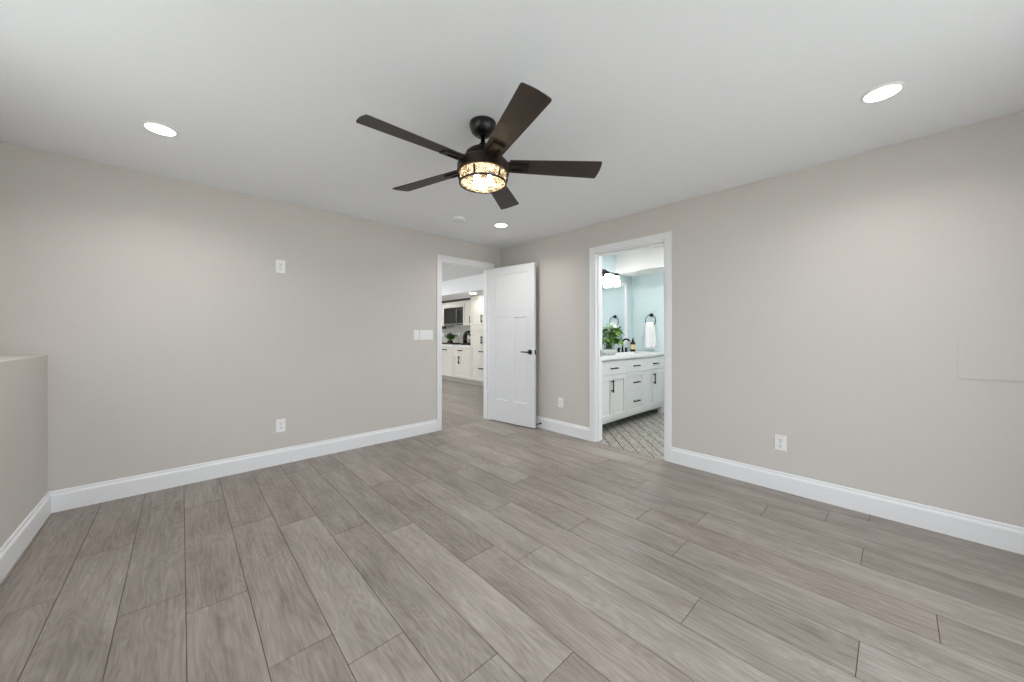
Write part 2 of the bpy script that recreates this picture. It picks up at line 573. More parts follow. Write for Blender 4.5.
# window above the ledge (left of the frame), the room's daylight
fr = B()
for a, b_, c, d in ((WY0, WY0 + 0.05, WZ0, WZ1), (WY1 - 0.05, WY1, WZ0, WZ1), (WY0 + 0.05, WY1 - 0.05, WZ0, WZ0 + 0.05),
                    (WY0 + 0.05, WY1 - 0.05, WZ1 - 0.05, WZ1), (1.48, 1.52, WZ0 + 0.05, WZ1 - 0.05)):
    box(fr, XUP - 0.09, XUP - 0.03, a, b_, c, d, 0.004)
win = struct('window_1', fr, M['trim'], 'white framed window above the ledge', 'window')
pn = B(); box(pn, XUP - 0.064, XUP - 0.058, WY0 + 0.04, WY1 - 0.04, WZ0 + 0.04, WZ1 - 0.04)
bmesh.ops.translate(pn, verts=pn.verts, vec=-win.location)
obj('pane', pn, M['glass'], win)
pl_ = bpy.data.lights.new('window_daylight', 'AREA')
pl_.shape = 'RECTANGLE'; pl_.size = WY1 - WY0; pl_.size_y = WZ1 - WZ0
pl_.cycles.is_portal = True
plo = bpy.data.objects.new('window_daylight', pl_)
C.objects.link(plo)
plo.location = (XUP - T - 0.01, (WY0 + WY1) / 2, (WZ0 + WZ1) / 2)
plo.rotation_euler = (R(90), 0, R(-90))
# unseen glazed patio door, added behind the camera for fill daylight
fr = B()
pm = (PX0 + PX1) / 2
for a, b_, c, d in ((PX0, PX0 + 0.06, 0, PZ1), (PX1 - 0.06, PX1, 0, PZ1), (pm - 0.05, pm + 0.05, 0.06, PZ1 - 0.06),
                    (PX0 + 0.06, PX1 - 0.06, 0, 0.06), (PX0 + 0.06, PX1 - 0.06, PZ1 - 0.06, PZ1)):
    box(fr, a, b_, YREAR - 0.10, YREAR - 0.03, c, d, 0.004)
pat = struct('fill_window_2', fr, M['trim'], 'white framed glass patio door, added behind the camera for fill light', 'window')
pn = B(); box(pn, PX0 + 0.05, PX1 - 0.05, YREAR - 0.068, YREAR - 0.062, 0.05, PZ1 - 0.05)
bmesh.ops.translate(pn, verts=pn.verts, vec=-pat.location)
obj('pane', pn, M['glass'], pat)
pl_ = bpy.data.lights.new('fill_door_portal', 'AREA')
pl_.shape = 'RECTANGLE'; pl_.size = PX1 - PX0; pl_.size_y = PZ1
pl_.cycles.is_portal = True
plo = bpy.data.objects.new('fill_door_portal', pl_)
C.objects.link(plo)
plo.location = (pm, YREAR - T - 0.01, PZ1 / 2)
plo.rotation_euler = (R(90), 0, R(0))
bm = B(); box(bm, -20, XUP - T - 0.05, -20, 20, -0.1, -0.02); box(bm, XUP - T - 0.05, 20, -20, YREAR - T - 0.05, -0.1, -0.02); box(bm, XUP - T - 0.05, KIT_X0 - T - 0.02, YL + T + 0.02, 20, -0.1, -0.02)
struct('ground', bm, M['ground'], 'pale concrete patio added outside the windows to bounce daylight in', 'ground')

# bathroom shell
bm = B(); box(bm, XR + T, BATH_FAR + T, BATH_BACK, BATH_BACK + T, 0, H)
struct('wall_bathroom_mirror', bm, M['teal'], 'aqua bathroom wall behind the mirror', 'wall')
bm = B(); box(bm, BATH_FAR, BATH_FAR + T, BATH_NEAR, BATH_BACK, 0, H)
struct('wall_bathroom_far', bm, M['teal'], 'aqua bathroom wall with the towel ring', 'wall')
bm = B(); box(bm, XR + T, BATH_FAR + T, BATH_NEAR - T, BATH_NEAR, 0, H)
struct('wall_bathroom_near', bm, M['teal'], 'aqua bathroom wall facing the vanity', 'wall')
bm = B(); box(bm, XR + T, BATH_FAR + T, BATH_NEAR - T, BATH_BACK + T, H, H + 0.1)
struct('ceiling_bathroom', bm, M['bathwhite'], 'white bathroom ceiling', 'ceiling')
bm = B(); box(bm, 4.85, BATH_FAR, BATH_NEAR, BATH_BACK, 2.10, H)
struct('ceiling_soffit_bathroom', bm, M['bathwhite'], 'white dropped soffit over the far end of the bathroom', 'soffit')
bm = B(); box(bm, XR + T, XR + T + 0.012, BATH_NEAR, BATH_Y0 - 0.08, 0, H); box(bm, XR + T, XR + T + 0.012, BATH_Y1 + 0.08, BATH_BACK, 0, H)
box(bm, XR + T, XR + T + 0.012, BATH_Y0 - 0.08, BATH_Y1 + 0.08, BATH_TOP + 0.08, H)
struct('wall_bathroom_door', bm, M['teal'], 'aqua bathroom side of the doorway wall', 'wall')
bm = B(); box(bm, BATH_FAR - 0.015, BATH_FAR, BATH_NEAR, 2.33, 0, 0.13, 0.004)
struct('baseboard_bathroom', bm, M['trim'], 'white baseboard under the towel wall', 'baseboard')

# hall and kitchen shell
KW0, KW1, KWZ0, KWZ1 = 5.2, 8.8, 0.35, 2.15  # opening for an unseen window, added to brighten the kitchen ceiling
bm = B(); box(bm, KIT_X0 - T, KIT_X0, YL + T, KW0, 0, H); box(bm, KIT_X0 - T, KIT_X0, KW1, KIT_Y1, 0, H)
box(bm, KIT_X0 - T, KIT_X0, KW0, KW1, 0, KWZ0); box(bm, KIT_X0 - T, KIT_X0, KW0, KW1, KWZ1, H)
struct('wall_hall', bm, M['kitwall'], 'pale wall of the hall beyond the doorway', 'wall')
fr = B()
km = (KW0 + KW1) / 2
for a, b_, c, d in ((KW0, KW0 + 0.05, KWZ0, KWZ1), (KW1 - 0.05, KW1, KWZ0, KWZ1), (km - 0.03, km + 0.03, KWZ0 + 0.05, KWZ1 - 0.05),
                    (KW0 + 0.05, KW1 - 0.05, KWZ0, KWZ0 + 0.05), (KW0 + 0.05, KW1 - 0.05, KWZ1 - 0.05, KWZ1)):
    box(fr, KIT_X0 - 0.09, KIT_X0 - 0.03, a, b_, c, d, 0.004)
kwin = struct('fill_window_3', fr, M['trim'], 'wide white framed window, added across from the kitchen cabinets for uplight', 'window')
pn = B(); box(pn, KIT_X0 - 0.064, KIT_X0 - 0.058, KW0 + 0.04, KW1 - 0.04, KWZ0 + 0.04, KWZ1 - 0.04)
bmesh.ops.translate(pn, verts=pn.verts, vec=-kwin.location)
obj('pane', pn, M['glass'], kwin)
pl_ = bpy.data.lights.new('fill_window_portal', 'AREA')
pl_.shape = 'RECTANGLE'; pl_.size = KW1 - KW0; pl_.size_y = KWZ1 - KWZ0
pl_.cycles.is_portal = True
plo = bpy.data.objects.new('fill_window_portal', pl_)
C.objects.link(plo)
plo.location = (KIT_X0 - T - 0.01, km, (KWZ0 + KWZ1) / 2)
plo.rotation_euler = (R(90), 0, R(-90))
bm = B(); box(bm, KIT_X1, KIT_X1 + T, YL + T, KIT_Y1 + T, 0, H)
struct('wall_kitchen', bm, M['kitwall'], 'pale wall behind the kitchen cabinets', 'wall')
bm = B(); box(bm, KIT_X0 - T, KIT_X1, KIT_Y1, KIT_Y1 + T, 0, H)
struct('wall_kitchen_end', bm, M['kitwall'], 'pale end wall of the kitchen', 'wall')
bm = B(); box(bm, KIT_X0 - T, KIT_X1 + T, YL + T, KIT_Y1 + T, H, H + 0.1)
struct('ceiling_kitchen', bm, M['ceiling'], 'white ceiling of the hall and kitchen', 'ceiling')
SOF_X, SOF_Z = 4.40, 2.06
bm = B(); box(bm, SOF_X, KIT_X1, 4.9, KIT_Y1, SOF_Z, H)
struct('ceiling_soffit_kitchen', bm, M['ceiling'], 'white soffit above the kitchen cabinets', 'soffit')

# ------------------------------------------------------------------ baseboards
BB = [(0, 0), (0.016, 0), (0.016, 0.108), (0.0135, 0.116), (0.0085, 0.122), (0.0075, 0.136), (0.0045, 0.141), (0, 0.141)]


def base_x(name, x0, x1, ywall, sgn, label):
    bm = B(); prism(bm, [(ywall + sgn * p[0], p[1]) for p in BB], 'X', x0, x1)
    struct(name, bm, M['trim'], label, 'baseboard')


def base_y(name, y0, y1, xwall, sgn, label):
    bm = B(); prism(bm, [(xwall + sgn * p[0], p[1]) for p in BB], 'Y', y0, y1)
    struct(name, bm, M['trim'], label, 'baseboard')


base_x('baseboard_left', XLEDGE, 2.270, YL, -1, 'white baseboard along the long wall, left of the doorway')
base_x('baseboard_left_corner', 3.168, XR, YL, -1, 'short white baseboard behind the open door')
base_y('baseboard_right_corner', 2.296, YL - 0.016, XR, -1, 'white baseboard between the open door and the bathroom doorway')
base_y('baseboard_right', YREAR, 1.40, XR, -1, 'white baseboard along the right wall, right of the bathroom')
base_y('baseboard_ledge', YREAR, YL - 0.016, XLEDGE, 1, 'white baseboard at the foot of the half wall')
base_x('baseboard_rear', PX1 + 0.002, XR - 0.016, YREAR, 1, 'white baseboard behind the camera')


# ------------------------------------------------------------------ door casings and jambs
def casing(bm, a0, a1, top, wall, along, sgn, w=0.058, t=0.018):
    """Flat casing with eased edges around an opening a0..a1 on the wall plane."""
    def bx(p0, p1, z0, z1):
        if along == 'X':
            box(bm, p0, p1, wall, wall + sgn * t, z0, z1, 0.004)
        else:
            box(bm, wall, wall + sgn * t, p0, p1, z0, z1, 0.004)
    bx(a0 - w, a0, 0, top + w + 0.005)
    bx(a1, a1 + w, 0, top + w + 0.005)
    bx(a0, a1, top, top + w + 0.005)


bm = B()
casing(bm, HALL_X0, HALL_X1, HALL_TOP, YL, 'X', -1)
casing(bm, HALL_X0, HALL_X1, HALL_TOP, YL + T, 'X', 1)
box(bm, HALL_X0 - 0.001, HALL_X0 + 0.014, YL - 0.006, YL + T + 0.006, 0, HALL_TOP)
box(bm, HALL_X1 - 0.014, HALL_X1 + 0.001, YL - 0.006, YL + T + 0.006, 0, HALL_TOP)
box(bm, HALL_X0, HALL_X1, YL - 0.006, YL + T + 0.006, HALL_TOP - 0.014, HALL_TOP + 0.001)
box(bm, HALL_X0 + 0.014, HALL_X0 + 0.025, YL + 0.045, YL + 0.085, 0, HALL_TOP - 0.014, 0.002)
box(bm, HALL_X1 - 0.025, HALL_X1 - 0.014, YL + 0.045, YL + 0.085, 0, HALL_TOP - 0.014, 0.002)
box(bm, HALL_X0 + 0.025, HALL_X1 - 0.025, YL + 0.045, YL + 0.085, HALL_TOP - 0.025, HALL_TOP - 0.014, 0.002)
struct('trim_1', bm, M['trim'], 'white casing around the hall doorway', 'door casing')
bm = B()
casing(bm, BATH_Y0, BATH_Y1, BATH_TOP, XR, 'Y', -1)
casing(bm, BATH_Y0, BATH_Y1, BATH_TOP, XR + T, 'Y', 1)
box(bm, XR - 0.006, XR + T + 0.006, BATH_Y0 - 0.001, BATH_Y0 + 0.014, 0, BATH_TOP)
box(bm, XR - 0.006, XR + T + 0.006, BATH_Y1 - 0.014, BATH_Y1 + 0.001, 0, BATH_TOP)
box(bm, XR - 0.006, XR + T + 0.006, BATH_Y0, BATH_Y1, BATH_TOP - 0.014, BATH_TOP + 0.001)
box(bm, XR + 0.035, XR + 0.075, BATH_Y1 - 0.025, BATH_Y1 - 0.014, 0, BATH_TOP - 0.014, 0.002)
box(bm, XR + 0.035, XR + 0.075, BATH_Y0 + 0.014, BATH_Y0 + 0.025, 0, BATH_TOP - 0.014, 0.002)
box(bm, XR + 0.035, XR + 0.075, BATH_Y0 + 0.025, BATH_Y1 - 0.025, BATH_TOP - 0.025, BATH_TOP - 0.014, 0.002)
t2 = struct('trim_2', bm, M['trim'], 'white casing around the bathroom doorway', 'door casing')
bm = B()
box(bm, XR + 0.080, XR + 0.108, BATH_Y1 - 0.0165, BATH_Y1 - 0.0135, 0.93, 1.0, 0.001)
bmesh.ops.translate(bm, verts=bm.verts, vec=-t2.location)
tag(obj('strike_plate', bm, M['black'], t2), 'dark strike plate')

# ------------------------------------------------------------------ open door leaf (local: hinge edge at x=0, leaf runs along +x, hall face at y=0, thickness towards -y... )
LEAF_W, LEAF_T, LZ0, LZ1 = 0.755, 0.035, 0.012, 2.066
ang = math.atan2(3.025 - 3.80, 3.203 - 3.088)     # direction from hinge edge to free edge
door = thing('door_1', 'white three panel door standing open into the room', 'door', (3.088, 3.785, 0), ang, kind='structure')
ST = 0.115
px0, px1 = ST, LEAF_W - ST
mid = LEAF_W / 2


def panel_recess(bm, x0, x1, z0, z1):
    """Recessed flat panel on both faces, with a sloped sticking edge."""
    for ys, s in ((0.0, 1), (LEAF_T, -1)):
        d, e = 0.005, 0.007
        o_ = [(x0, z0), (x1, z0), (x1, z1), (x0, z1)]
        i_ = [(x0 + e, z0 + e), (x1 - e, z0 + e), (x1 - e, z1 - e), (x0 + e, z1 - e)]
        vo_ = [bm.verts.new((p[0], ys, p[1])) for p in o_]
        vi_ = [bm.verts.new((p[0], ys + s * d, p[1])) for p in i_]
        for i in range(4):
            bm.faces.new((vo_[i], vo_[(i + 1) % 4], vi_[(i + 1) % 4], vi_[i]))
        bm.faces.new(vi_)


bm = B()
PAN = [(px0, px1, 1.50, LZ1 - 0.10), (px0, mid - 0.05, 0.30, 1.395), (mid + 0.05, px1, 0.30, 1.395)]
for p in PAN:
    panel_recess(bm, *p)
box(bm, 0, px0, 0, LEAF_T, LZ0, LZ1, 0.002)
box(bm, px1, LEAF_W, 0, LEAF_T, LZ0, LZ1, 0.002)
box(bm, px0, px1, 0, LEAF_T, LZ1 - 0.10, LZ1)
box(bm, px0, px1, 0, LEAF_T, 1.395, 1.50)
box(bm, px0, px1, 0, LEAF_T, LZ0, 0.30)
box(bm, mid - 0.05, mid + 0.05, 0, LEAF_T, 0.30, 1.395)
leaf = obj('door_leaf', bm, M['leaf'], door)
for sgn, y in ((-1, 0.0), (1, LEAF_T)):
    bm = B()
    hx, hz = LEAF_W - 0.065, 0.952
    lathe(bm, [(0.0, 0), (0.031, 0), (0.031, 0.006), (0.026, 0.010), (0.012, 0.012), (0.011, 0.045), (0.0, 0.047)] if sgn > 0 else
          [(0.0, 0), (0.031, 0), (0.031, -0.006), (0.026, -0.010), (0.012, -0.012), (0.011, -0.045), (0.0, -0.047)],
          (hx, y, hz), 24, 'Y', caps=False)
    tube(bm, [(hx + 0.006, y + sgn * 0.042, hz), (hx - 0.03, y + sgn * 0.044, hz), (hx - 0.08, y + sgn * 0.044, hz + 0.001), (hx - 0.118, y + sgn * 0.040, hz)],
         [0.0085, 0.0085, 0.0075, 0.0065], 12)
    tag(obj('lever_handle', bm, M['black'], door), 'black lever handle')
bm = B(); box(bm, LEAF_W - 0.001, LEAF_W + 0.0025, 0.006, LEAF_T - 0.006, 0.922, 0.980, 0.001)
lathe(bm, [(0.0075, LEAF_W), (0.0075, LEAF_W + 0.010), (0.0, LEAF_W + 0.011)], (0, LEAF_T / 2, 0.952), 12, 'X')
tag(obj('latch', bm, M['black'], door), 'black latch plate')
for hz in (0.25, 1.05, 1.85):
    bm = B()
    lathe(bm, [(0.006, hz - 0.045), (0.006, hz + 0.045)], (-0.004, LEAF_T + 0.006, 0), 10)
    box(bm, -0.003, -0.0005, 0.004, LEAF_T + 0.004, hz - 0.045, hz + 0.045)
    tag(obj('hinge', bm, M['black'], door), 'black hinge')

# door stop on the baseboard beyond the leaf
ds = thing('door_stop', 'small dark door stop on the baseboard just right of the open door', 'door stop', (XR - 0.016, 3.02, 0.06))
bm = B()
lathe(bm, [(0.0, 0), (0.013, 0), (0.013, -0.005), (0.0, -0.005)], (0, 0, 0), 16, 'X', caps=False)
pts = [(-0.004 - 0.055 * i / 70.0, 0.0065 * math.cos(i * 2 * PI / 10), 0.0065 * math.sin(i * 2 * PI / 10)) for i in range(71)]
tube(bm, pts, 0.0013, 6)
obj('spring', bm, M['black'], ds)
bm = B(); lathe(bm, [(0.0, -0.072), (0.008, -0.071), (0.0095, -0.066), (0.0095, -0.057), (0.0, -0.056)], (0, 0, 0), 14, 'X', caps=False)
obj('bumper', bm, M['slot'], ds)


# ------------------------------------------------------------------ outlets, switches, access panel (wall devices are built facing -Y)
def outlet(label, loc, rotz, group=None):
    t = thing('wall_outlet', label, 'outlet', loc, rotz, group)
    bm = B(); box(bm, -0.037, 0.037, -0.006, 0, 0, 0.117, 0.0028)
    obj('cover_plate', bm, M['plate'], t)
    for z in (0.038, 0.079):
        bm = B(); box(bm, -0.0165, 0.0165, -0.0085, -0.0055, z - 0.0135, z + 0.0135, 0.003)
        f = obj('receptacle', bm, M['plate'], t)
        bm = B()
        box(bm, -0.0085, -0.0060, -0.0090, -0.0080, z - 0.002, z + 0.008)
        box(bm, 0.0060, 0.0085, -0.0090, -0.0080, z - 0.002, z + 0.007)
        lathe(bm, [(0.0032, -0.0090), (0.0032, -0.0080)], (0, 0, z - 0.0075), 10, 'Y')
        tag(obj('slots', bm, M['slot'], f), 'dark slots')
    bm = B(); lathe(bm, [(0.0028, -0.0072), (0.0028, -0.0055)], (0, 0, 0.0585), 10, 'Y')
    obj('screw', bm, M['steel'], t)
    return t


outlet('white duplex outlet high on the long left wall', (0.658, YL, 1.732), 0)
outlet('white duplex outlet low on the long left wall', (0.660, YL, 0.291), 0)
outlet('white duplex outlet low on the right wall, right of the bathroom doorway', (XR, 0.589, 0.301), R(-90))
outlet('white duplex outlet low on the wall between open door and bathroom doorway', (XR, 2.710, 0.305), R(-90))


def switch(label, x0, x1, n):
    t = thing('light_switch', label, 'light switch', ((x0 + x1) / 2, YL, 1.110))
    w = (x1 - x0) / 2
    bm = B(); box(bm, -w, w, -0.006, 0, 0, 0.116, 0.0028)
    obj('cover_plate', bm, M['plate'], t)
    for i in range(n):
        x = (i - (n - 1) / 2) * 0.046
        bm = B()
        prism(bm, [(-0.0055, 0.025), (-0.0095, 0.025), (-0.0065, 0.058), (-0.0078, 0.091), (-0.0055, 0.091)], 'X', x - 0.0165, x + 0.0165)
        obj('rocker', bm, M['plate'], t)
    return t


switch('single white switch plate, left of the two by the hall doorway', 1.970, 2.038, 1)
switch('wide three gang white switch plate beside the hall doorway casing', 2.046, 2.220, 3)

ap = thing('access_panel', 'wall coloured access panel flush on the right wall', 'access panel', (XR, -0.43, 0.924))
bm = B(); box(bm, -0.004, 0, -0.183, 0.183, 0, 0.262, 0.0015)
obj('panel_cover', bm, M['wall'], ap)
bm = B(); box(bm, -0.0025, 0, -0.186, 0.186, -0.004, 0.266)
obj('panel_frame', bm, M['wall'], ap)


# ------------------------------------------------------------------ recessed ceiling lights
def downlight(label, loc, mat_=None, r=0.066, group=None, watt=0.0):
    t = thing('recessed_light', label, 'ceiling light', loc, 0, group)
    bm = B(); lathe(bm, [(r * 0.97, -0.003), (r, -0.008), (r * 1.16, -0.004), (r * 1.17, 0.0)], (0, 0, 0), 40, caps=False)
    obj('trim_ring', bm, M['plate'], t)
    bm = B(); lathe(bm, [(r * 0.985, -0.0015), (r * 0.985, -0.006)], (0, 0, 0), 40)
    tag(obj('diffuser', bm, mat_ or M['downlight'], t), 'glowing white diffuser')
    if watt > 0:                      # the lamp's own beam, a little narrower than a bare disc
        ld = bpy.data.lights.new('downlight_beam', 'AREA')
        ld.shape = 'DISK'
        ld.size = 2 * r
        ld.energy = watt
        ld.spread = R(146)
        ld.color = (1.0, 0.985, 0.965)
        lo = bpy.data.objects.new('beam', ld)
        C.objects.link(lo)
        lo.parent = t
        lo.location = (0, 0, -0.010)
    return t


downlight('round recessed light in the ceiling above the long left wall', (-0.090, 2.923, H), watt=DOWN_WATT)
downlight('round recessed light in the ceiling near the right wall, at right of the photo', (2.550, 0.045, H), watt=DOWN_WATT * 0.8)
downlight('round recessed light in the ceiling corner behind the fan', (2.581, 2.958, H), watt=DOWN_WATT)
downlight('round recessed light in the ceiling above the camera', (-0.090, 0.045, H), watt=DOWN_WATT)

sd = thing('smoke_detector', 'white smoke detector on the ceiling behind the fan', 'smoke detector', (2.10, 3.075, H))
bm = B(); lathe(bm, [(0.062, 0), (0.062, -0.010), (0.066, -0.011), (0.064, -0.024), (0.048, -0.030), (0.0, -0.031)], (0, 0, 0), 40, caps=False)
obj('housing', bm, M['ceiling'], sd)
bm = B(); lathe(bm, [(0.050, -0.0285), (0.046, -0.0318), (0.042, -0.0300)], (0, 0, 0), 40, caps=False)
tag(obj('vent_ring', bm, M['kick_grey'], sd), 'grey vent ring')

# ------------------------------------------------------------------ ceiling fan
FX, FY = 1.2599, 1.6003
fan = thing('ceiling_fan', 'dark five blade ceiling fan with a caged glass light', 'ceiling fan', (FX, FY, 0))
bm = B(); lathe(bm, [(0.0, H), (0.075, H), (0.0765, H - 0.012), (0.0735, H - 0.030), (0.064, H - 0.052), (0.046, H - 0.068), (0.024, H - 0.076), (0.0, H - 0.077)], n=40, caps=False)
tag(obj('canopy', bm, M['gloss_black'], fan), 'glossy black canopy')
bm = B(); lathe(bm, [(0.0125, H - 0.070), (0.0125, 2.2160)], n=20)
lathe(bm, [(0.0, 2.2660), (0.021, 2.2630), (0.026, 2.2530), (0.026, 2.2310), (0.03, 2.2190)], n=24, caps=False)
obj('downrod', bm, M['gloss_black'], fan)
bm = B(); lathe(bm, [(0.0, 2.2270), (0.055, 2.2260), (0.083, 2.2190), (0.098, 2.2050), (0.104, 2.1860), (0.105, 2.1610), (0.0, 2.1600)], n=48, caps=False)
obj('motor_housing', bm, M['dark_bronze'], fan)
bm = B(); lathe(bm, [(0.0, 2.1630), (0.118, 2.1630), (0.134, 2.1580), (0.143, 2.1470), (0.146, 2.1310), (0.146, 2.1040), (0.1485, 2.1000), (0.1485, 2.0920), (0.1400, 2.0900), (0.1340, 2.0940), (0.1320, 2.1060), (0.0, 2.1080)], n=56, caps=False)
tag(obj('light_band', bm, M['bronze'], fan), 'brown bronze band')
sh = B(); lathe(sh, [(0.1325, 2.0935), (0.1300, 2.0510), (0.123, 2.0370), (0.114, 2.0300), (0.0, 2.0280)], n=56, caps=False)
shade = tag(obj('glass_shade', sh, M['seeded'], fan), 'seeded clear glass drum shade')
bm = B()
tube(bm, [(0.1310 * math.cos(2 * PI * i / 48), 0.1310 * math.sin(2 * PI * i / 48), 2.0370) for i in range(48)], 0.006, 8, True)
for i in range(6):
    a = R(32 + 60 * i)
    c, s = math.cos(a), math.sin(a)
    tube(bm, [(0.1425 * c, 0.1425 * s, 2.0850), (0.1380 * c, 0.1380 * s, 2.0610), (0.1310 * c, 0.1310 * s, 2.0370)], 0.0052, 8)
tag(obj('cage', bm, M['dark_bronze'], fan), 'dark metal cage')
for i in range(3):
    a = R(HEAD + 10 + 120 * i)
    c, s = 0.042 * math.cos(a), 0.042 * math.sin(a)
    bm = B(); lathe(bm, [(0.0, 2.1080), (0.013, 2.1080), (0.013, 2.0820), (0.0, 2.0820)], (c, s, 0), 14, caps=False)
    so = obj('lamp_socket', bm, M['dark_bronze'], fan)
    bm = B(); lathe(bm, [(0.0, 2.0840), (0.008, 2.0820), (0.013, 2.0730), (0.017, 2.0580), (0.014, 2.0460), (0.007, 2.0400), (0.0, 2.0385)], (c, s, 0), 16, caps=False)
    tag(obj('bulb', bm, M['bulb'], so), 'warm glowing bulb')


def blade_bm():
    bm = B()
    r0, r1, t = 0.150, 0.676, 0.0055
    w0, w1 = 0.051, 0.0715
    up = [(r0, -w0 + 0.004), (r0 + 0.004, -w0), (0.40, -0.0610), (r1 - 0.010, -w1), (r1 - 0.003, -w1 + 0.0025), (r1, -w1 + 0.009)]
    tipc = [(r1 + 0.004, -0.035), (r1 + 0.006, 0.0), (r1 + 0.004, 0.035)]
    lo = [(p[0], -p[1]) for p in reversed(up)]
    prof = up + tipc + lo
    v0 = [bm.verts.new((p[0], p[1], -t / 2)) for p in prof]
    v1 = [bm.verts.new((p[0], p[1], t / 2)) for p in prof]
    n = len(prof)
    for i in range(n):
        bm.faces.new((v0[i], v0[(i + 1) % n], v1[(i + 1) % n], v1[i]))
    bm.faces.new(v0); bm.faces.new(v1)
    return bm


def iron_bm():
    bm = B()
    z0, z1 = -0.0125, -0.003
    # flat bracket with a rectangular window in it, under the blade
    box(bm, 0.120, 0.165, -0.033, 0.033, z0, z1, 0.0015)
    box(bm, 0.165, 0.225, -0.033, -0.019, z0, z1, 0.0015)
    box(bm, 0.165, 0.225, 0.019, 0.033, z0, z1, 0.0015)
    box(bm, 0.225, 0.262, -0.033, 0.033, z0, z1, 0.0015)
    box(bm, 0.095, 0.150, -0.024, 0.024, z1 - 0.002, 0.014, 0.003)
    return bm


ZB = 2.141
blade = obj('blade', blade_bm(), M['blade'], fan)
iron = obj('blade_iron', iron_bm(), M['bladeiron'], blade)
for k in range(5):
    if k == 0:
        b_ = blade
    else:
        b_ = blade.copy(); C.objects.link(b_); b_.parent = fan
        i_ = iron.copy(); C.objects.link(i_); i_.parent = b_
    b_.location = (0, 0, ZB)
    b_.rotation_euler = (R(-13), 0, R(178.2 - 72 * k))


# ------------------------------------------------------------------ cabinetry helpers (built facing -Y in local space)
def shaker(bm, x0, x1, z0, z1, y=0.0, rail=0.055, t=0.019):
    """A shaker front standing proud of the plane y towards -y."""
    if z1 - z0 < 0.22:
        box(bm, x0, x1, y - t, y, z0, z1, 0.0015)
        return
    box(bm, x0, x0 + rail, y - t, y, z0, z1, 0.001)
    box(bm, x1 - rail, x1, y - t, y, z0, z1, 0.001)
    box(bm, x0 + rail, x1 - rail, y - t, y, z0, z0 + rail, 0.001)
    box(bm, x0 + rail, x1 - rail, y - t, y, z1 - rail, z1, 0.001)
    box(bm, x0 + rail - 0.002, x1 - rail + 0.002, y - 0.008, y, z0 + rail - 0.002, z1 - rail + 0.002)


def pull_bm(x, z, length, vertical, y=-0.019, r=0.0075):
    bm = B()
    h = length / 2
    e = [(x, z - h), (x, z + h)] if vertical else [(x - h, z), (x + h, z)]
    a, b = e
    box(bm, min(a[0], b[0]) - r, max(a[0], b[0]) + r, y - 0.034, y - 0.024, min(a[1], b[1]) - r, max(a[1], b[1]) + r, 0.0015)
    for q in (0.1, 0.9):
        px = a[0] + (b[0] - a[0]) * q; pz = a[1] + (b[1] - a[1]) * q
        box(bm, px - r, px + r, y - 0.026, y, pz - r, pz + r, 0.001)
    return bm


def front(parent, kind, x0, x1, z0, z1, m, pull=None, rail=0.055):
    bm = B(); shaker(bm, x0 + 0.0015, x1 - 0.0015, z0 + 0.0015, z1 - 0.0015, 0.0, rail)
    d = obj(kind, bm, m, parent)
    if pull:
        p = obj('pull', pull_bm(*pull), M['black'], d)
        tag(p, 'black bar pull')
    return d


# ------------------------------------------------------------------ bathroom vanity
VX0, VX1, VY, VZ0, VZ1 = 3.50, 5.265, 2.352, 0.108, 0.872
VB = BATH_BACK - 0.002
van = thing('bathroom_vanity', 'white bathroom vanity with black pulls seen through the right doorway', 'vanity', (VX0, VY, 0))
W = VX1 - VX0
bm = B()
sx0, sx1 = 4.645 - VX0, 5.095 - VX0
box(bm, 0, sx0, 0.0, VB - VY, VZ0, VZ1, 0.002); box(bm, sx1, W, 0.0, VB - VY, VZ0, VZ1, 0.002)
box(bm, sx0, sx1, 0.0, 0.02, VZ0, VZ1); box(bm, sx0, sx1, 0.02, VB - VY, VZ0, VZ0 + 0.02)
obj('body', bm, M['vanity'], van)
for x in (0.0, W - 0.06):
    for y in (0.0, VB - VY - 0.06):
        bm = B()
        prism(bm, [(x, y), (x + 0.06, y), (x + 0.06, y + 0.06), (x, y + 0.06)], 'Z', 0.0, VZ0 + 0.001)
        obj('foot', bm, M['vanity'], van)
a, b_ = 4.150 - VX0, 4.620 - VX0
zt, zd = 0.850, 0.680
for x0, x1 in ((0.02, a), (b_, W - 0.02)):
    mid_ = (x0 + x1) / 2
    front(van, 'drawer', x0, x1, zd, zt, M['vanity'], (mid_ + 0.01, 0.762, 0.13, False))
    front(van, 'door', x0, mid_, VZ0 + 0.045, zd, M['vanity'], (mid_ - 0.030, 0.550, 0.14, True))
    front(van, 'door', mid_, x1, VZ0 + 0.045, zd, M['vanity'])
for z0, z1, zp in ((zd, zt, 0.762), (0.430, zd, 0.545), (VZ0 + 0.045, 0.430, 0.30)):
    front(van, 'drawer', a, b_, z0, z1, M['vanity'], ((a + b_) / 2 + 0.01, zp, 0.13, False), 0.045)

